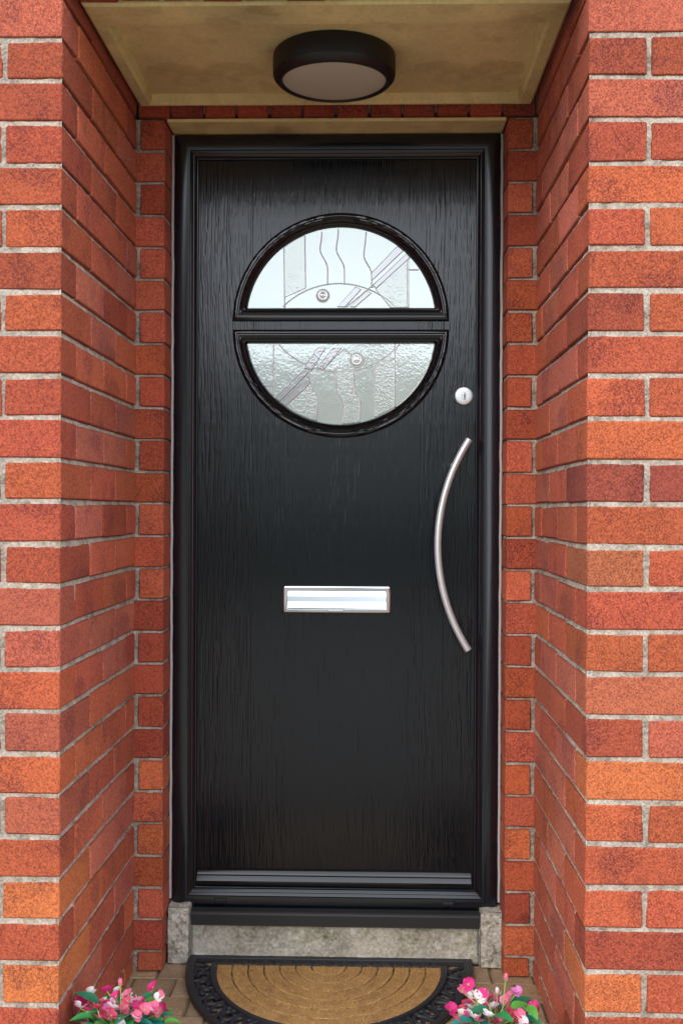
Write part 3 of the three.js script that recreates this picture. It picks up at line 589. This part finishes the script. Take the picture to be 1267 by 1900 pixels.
// ------------------------------------------------------------------ flower pots
{
  const petalCols = { m: lin(0.70, 0.015, 0.22), k: lin(0.78, 0.16, 0.30), w: lin(0.85, 0.80, 0.80), r: lin(0.62, 0.05, 0.12), v: lin(0.75, 0.22, 0.55) };
  const petalMat = Object.fromEntries(Object.entries(petalCols).map(([k, c]) => [k, new THREE.MeshPhysicalMaterial({ color: c, roughness: 0.7, transmission: 0.3, thickness: 0, side: THREE.DoubleSide })]));
  const eyeMat = new THREE.MeshStandardMaterial({ color: lin(0.55, 0.08, 0.18), roughness: 0.8 }), budMat = new THREE.MeshStandardMaterial({ color: lin(0.30, 0.36, 0.08), roughness: 0.8 });
  const stemMat = new THREE.MeshStandardMaterial({ color: lin(0.36, 0.40, 0.10), roughness: 0.7 });
  const leafMats = [[0.01, 0.24, 0.20], [0.03, 0.30, 0.08], [0.10, 0.36, 0.05], [0.02, 0.20, 0.10]].map(c => new THREE.MeshPhysicalMaterial({ color: lin(...c), roughness: 0.5, transmission: 0.25, thickness: 0, side: THREE.DoubleSide }));
  const potMat = new THREE.MeshStandardMaterial({ color: lin(0.36, 0.12, 0.06), roughness: 0.9, bumpMap: concreteBump, bumpScale: 0.001 });
  const blade = (len, wid, cup, curl, nu = 6, nv = 8, tip = 0.6) => gridGeo(nu, nv, (u, v) => { const s = (u - 0.5) * 2, w = wid * Math.pow(Math.sin(Math.PI * Math.min(1, 0.06 + v * 0.94) ** tip), 0.8); return [s * w, cup * s * s * w + curl * v * v * len, v * len, s, v]; });
  const petalGeo = [0, 1, 2].map(i => blade(0.0165, 0.0085 + i * 0.001, 0.25 + 0.1 * i, 0.1 + 0.25 * i, 6, 7, 1.6));
  const leafGeo = [0, 1, 2].map(i => blade(0.034 + i * 0.009, 0.0115 + 0.003 * i, 0.3, -0.25 - 0.1 * i, 6, 9, 0.75));
  function bouquet(label, cx, cz, blooms, leaves, seed) {
    const r = rng(seed), t = thing('flower_pot', label, 'flower pot', 'flower pots either side of the doormat');
    delete t.userData.group;
    t.position.set(cx, 0, cz);
    part('pot', new THREE.LatheGeometry([[0.0001, 0.002], [0.055, 0.001], [0.058, 0.003], [0.078, 0.105], [0.086, 0.106], [0.088, 0.109], [0.088, 0.13], [0.085, 0.133], [0.080, 0.132], [0.076, 0.118], [0.0001, 0.116]].map(p => new THREE.Vector2(...p)), 48), potMat, t);
    const sg = new THREE.CylinderGeometry(0.077, 0.077, 0.012, 32).translate(0, 0.117, 0); part('soil', sg, soilMat, t);
    const bloom = (p, col, size, tilt, turn) => {
      const f = new THREE.Group(); f.name = 'flower'; t.add(f); f.position.copy(p); f.rotation.set(tilt, turn, 0, 'YXZ'); f.scale.setScalar(size);
      const n = 5 + (r() < 0.4 ? 1 : 0);
      for (let i = 0; i < n; i++) { const q = part('petal', petalGeo[i % 3], petalMat[col[Math.floor(r() * col.length)]], f); q.rotation.set(-0.02 - 0.32 * r(), i / n * 6.283 + (r() - 0.5) * 0.3, 0, 'YXZ'); q.position.y = 0.0008 * (i % 3); }
      part('flower_eye', new THREE.SphereGeometry(0.0032, 10, 8).scale(1, 0.7, 1).translate(0, 0.0022, 0), col.includes('w') ? eyeMat : budMat, f);
      const e = p, m = new THREE.Vector3(e.x * 0.55 + (r() - 0.5) * 0.02, 0.13 + (e.y - 0.13) * 0.6, e.z * 0.55), b = new THREE.Vector3(e.x * 0.3, 0.118, e.z * 0.3);
      part('stem', new THREE.TubeGeometry(new THREE.CatmullRomCurve3([b, m, e.clone()]), 16, 0.0011, 5), stemMat, t);
    };
    for (const [px, py, col, size, bud] of blooms) {
      const p = at(px, py, cz + (r() - 0.5) * 0.10); p.x -= cx; p.z -= cz;
      if (bud) { const g = new THREE.SphereGeometry(0.005, 10, 10).scale(0.8, 1.4, 0.8); const f = new THREE.Group(); f.name = 'bud'; t.add(f); f.position.copy(p); part('petal', g, petalMat[col], f); part('calyx', new THREE.ConeGeometry(0.0045, 0.007, 8).rotateX(Math.PI).translate(0, -0.008, 0), budMat, f); part('stem', new THREE.TubeGeometry(new THREE.CatmullRomCurve3([new THREE.Vector3(p.x * 0.3, 0.118, p.z * 0.3), new THREE.Vector3(p.x * 0.8, (p.y + 0.13) / 2 + 0.02, p.z * 0.7), p.clone()]), 16, 0.0011, 5), stemMat, t); }
      else bloom(p, col, size * (0.74 + 0.26 * r()), 0.35 + 0.7 * r(), (r() - 0.5) * 2);
    }
    for (let i = 0; i < 34; i++) { const q = i * 2.4, R = 0.02 + 0.055 * r(); bloom(new THREE.Vector3(R * Math.cos(q), 0.165 + 0.03 * r(), R * Math.sin(q)), ['m', 'k', 'w', 'kw', 'r'][i % 5], 0.62 + 0.25 * r(), 0.3 + 0.5 * r(), q); }
    const leaf = (p, k, s, turn, tilt) => { const l = part('leaf', leafGeo[Math.floor(r() * 3)], leafMats[k], t); l.position.copy(p); l.scale.setScalar(s); l.rotation.set(tilt, turn, 0, 'YXZ'); };
    for (const [px, py, k, s] of leaves) { const p = at(px, py, cz + (r() - 0.3) * 0.06); p.x -= cx; p.z -= cz; leaf(p, k, s, (r() - 0.5) * 5, -0.5 + 0.5 * r()); }
    for (let i = 0; i < 70; i++) { const q = r() * 6.283, R = 0.005 + 0.06 * r(); leaf(new THREE.Vector3(R * Math.cos(q), 0.12 + 0.06 * r(), R * Math.sin(q)), Math.floor(r() * 4), 0.8 + 0.4 * r(), Math.PI / 2 - q + (r() - 0.5), -0.9 + 0.9 * r()); }
  }
  bouquet('pot of pink and white flowers with teal leaves near the hinge-side wall', at(224, 1880, -0.05).x, -0.05,
    [[147, 1863, 'm', 0.85], [164, 1860, 'm', 0.6], [224, 1822, 'k', 1, 1], [216, 1850, 'm', 0.7], [286, 1833, 'm', 0.9], [304, 1877, 'm', 1.0], [255, 1864, 'w', 0.9], [203, 1869, 'v', 0.7], [223, 1868, 'w', 0.7], [163, 1892, 'kw', 0.9], [241, 1886, 'v', 0.9], [238, 1858, 'r', 0.6], [179, 1874, 'k', 0.6], [287, 1886, 'k', 0.7]],
    [[190, 1893, 0, 1.0], [207, 1888, 0, 1.1], [266, 1888, 0, 1.0], [215, 1899, 0, 1.1], [254, 1896, 0, 0.9], [305, 1897, 2, 0.7], [228, 1895, 1, 0.8], [275, 1894, 0, 0.9]], 901);
  bouquet('pot of magenta and white flowers with green leaves near the handle-side wall', at(918, 1880, -0.05).x, -0.05,
    [[868, 1827, 'm', 0.9], [857, 1840, 'k', 0.7], [878, 1849, 'w', 0.95], [897, 1850, 'mw', 1.15], [866, 1865, 'r', 0.8], [834, 1876, 'm', 0.9], [862, 1888, 'w', 0.95], [938, 1812, 'k', 1, 1], [957, 1842, 'v', 0.7], [941, 1856, 'k', 0.9], [930, 1882, 'r', 0.85], [990, 1872, 'r', 0.9], [966, 1884, 'w', 0.9], [985, 1891, 'w', 0.9], [887, 1897, 'k', 0.8], [968, 1897, 'mw', 0.8], [922, 1838, 'w', 1, 1]],
    [[888, 1880, 0, 1.0], [905, 1872, 3, 1.0], [915, 1886, 1, 1.1], [912, 1897, 1, 1.0], [940, 1893, 2, 0.9], [952, 1872, 2, 0.8], [957, 1898, 1, 0.9], [900, 1892, 3, 1.0], [975, 1868, 2, 0.7]], 907);
}

// ------------------------------------------------------------------ hall behind the door, closed
{
  const wallM = new THREE.MeshStandardMaterial({ color: lin(0.62, 0.60, 0.55), roughness: 0.9 });
  const x0 = -0.9, x1 = 0.9, z1 = -0.86, z0 = -4.2, y0 = 0.09, y1 = 2.44;
  part('hall_floor', box(x0, x1, y0 - 0.1, y0, z0, z1), new THREE.MeshStandardMaterial({ color: lin(0.2, 0.15, 0.1), roughness: 0.7 }), scene, structure);
  part('hall_ceiling', box(x0, x1, y1, y1 + 0.1, z0, z1), wallM, scene, structure);
  part('hall_wall', [box(x0 - 0.1, x0, y0, y1, z0, z1), box(x1, x1 + 0.1, y0, y1, z0, z1), box(x0, x1, y0, y1, z0 - 0.1, z0), box(x0, -W - 0.03, y0, y1, z1, z1 + 0.009), box(W + 0.03, x1, y0, y1, z1, z1 + 0.009), box(-W - 0.03, W + 0.03, 2.054, y1, z1, z1 + 0.009)], wallM, scene, structure);
}

// ------------------------------------------------------------------ the street in front, which the gloss and the glass mirror
{
  const grassMap = scaled(makeTex(256, 256, (u, v, o) => { const b = 0.6 + 0.8 * (fbm(u, v, 60, 2, 401) - 0.5) + 0.4 * (fbm(u, v, 6, 3, 403) - 0.5); o[0] = b * 0.9; o[1] = b; o[2] = b * 0.7; }, true), 2);
  part('ground', new THREE.PlaneGeometry(500, 500).rotateX(-Math.PI / 2).translate(0, -0.084, 252.9 - 3), new THREE.MeshStandardMaterial({ color: lin(0.09, 0.14, 0.04), map: grassMap, roughness: 1 }), scene, structure);
  const tar = new THREE.MeshStandardMaterial({ color: lin(0.20, 0.20, 0.205), roughness: 0.9 });
  part('road', box(-60, 60, -0.2, -0.074, 15, 21.5), tar, scene, structure);
  for (const [a, b] of [[13, 15], [21.5, 23.5]]) part('pavement', box(-60, 60, -0.2, 0.03, a, b), new THREE.MeshStandardMaterial({ color: lin(0.28, 0.27, 0.25), roughness: 0.95 }), scene, structure);
  part('driveway', box(-5, 5, -0.2, -0.012, 0.724, 12.99), new THREE.MeshStandardMaterial({ color: lin(0.30, 0.28, 0.25), map: paverMap, roughness: 0.95 }), scene, structure);
  // garden hedge
  const hr = rng(61), hp = [];
  for (let i = 0; i < 9000; i++) {
    const x = (hr() - 0.5) * 16, q = hr() * Math.PI, rr = 0.30 + 0.10 * hr(), y = 0.35 + 0.55 * hr() + 0.12 * Math.sin(q), z = 11.8 + rr * Math.cos(q), s = 0.05 + 0.04 * hr(), a = hr() * 6.28, b = hr() * 3.14;
    const ux = Math.cos(a) * s, uz = Math.sin(a) * s, vy = Math.sin(b) * s, vx = -Math.sin(a) * Math.cos(b) * s, vz = Math.cos(a) * Math.cos(b) * s;
    hp.push(x - ux, y, z - uz, x + ux, y, z + uz, x + vx, y + vy, z + vz);
  }
  const hg = new THREE.BufferGeometry().setAttribute('position', new THREE.Float32BufferAttribute(hp, 3)); hg.computeVertexNormals(); boxUV(hg);
  const hedge = thing('hedge', 'clipped green garden hedge along the pavement opposite the door', 'hedge');
  part('leaves', hg, new THREE.MeshStandardMaterial({ color: lin(0.05, 0.10, 0.03), roughness: 0.8, side: THREE.DoubleSide }), hedge, { kind: 'stuff' });
  part('branches', box(-8, 8, -0.08, 0.85, 11.6, 12.0, 0.05), new THREE.MeshStandardMaterial({ color: lin(0.03, 0.04, 0.015), roughness: 1 }), hedge);
  // houses across the road
  const rend = new THREE.MeshStandardMaterial({ color: lin(0.46, 0.49, 0.45), roughness: 0.9 }), roofM = new THREE.MeshStandardMaterial({ color: lin(0.26, 0.28, 0.27), roughness: 0.85 }), white = new THREE.MeshStandardMaterial({ color: lin(0.75, 0.75, 0.75), roughness: 0.5 }), pane = new THREE.MeshStandardMaterial({ color: lin(0.03, 0.035, 0.04), roughness: 0.1 }), doorC = new THREE.MeshStandardMaterial({ color: lin(0.08, 0.10, 0.16), roughness: 0.4 });
  const h = thing('terrace', 'terrace of pale rendered houses with one grey slate roof across the road', 'building');
  part('wall', box(-19, 19, -0.1, 5.0, 0, 7), rend, h);
  const rs = new THREE.Shape([[-0.5, 4.95], [7.5, 4.95], [3.5, 7.3]].map(p => new THREE.Vector2(...p)));
  const roof = part('roof', new THREE.ExtrudeGeometry(rs, { depth: 38.6, bevelEnabled: false }).rotateY(-Math.PI / 2).translate(19.3, 0, 0), roofM, h);
  for (const u of [-12.7, 0, 12.7]) {
    part('chimney', box(u - 0.5, u + 0.5, 6.6, 8.2, 3.1, 3.9), roofM, roof);
    for (const [dx, y] of [[-3.4, 3.2], [3.4, 3.2], [-3.4, 0.8], [3.4, 0.8], [0, 3.2]]) { const x = u + dx, f = part('window', [box(x - 0.95, x + 0.95, y, y + 1.3, -0.06, 0.05)], white, h); part('pane', box(x - 0.82, x + 0.82, y + 0.12, y + 1.18, -0.075, -0.03), pane, f); }
    part('door', box(u - 0.45, u + 0.45, -0.09, 2.0, -0.06, 0.05), doorC, h);
  }
  h.position.set(0, 0, 40);
}

scene.traverse(o => { if (o.isMesh) { o.castShadow = true; o.receiveShadow = true; } });
renderer.render(scene, camera);
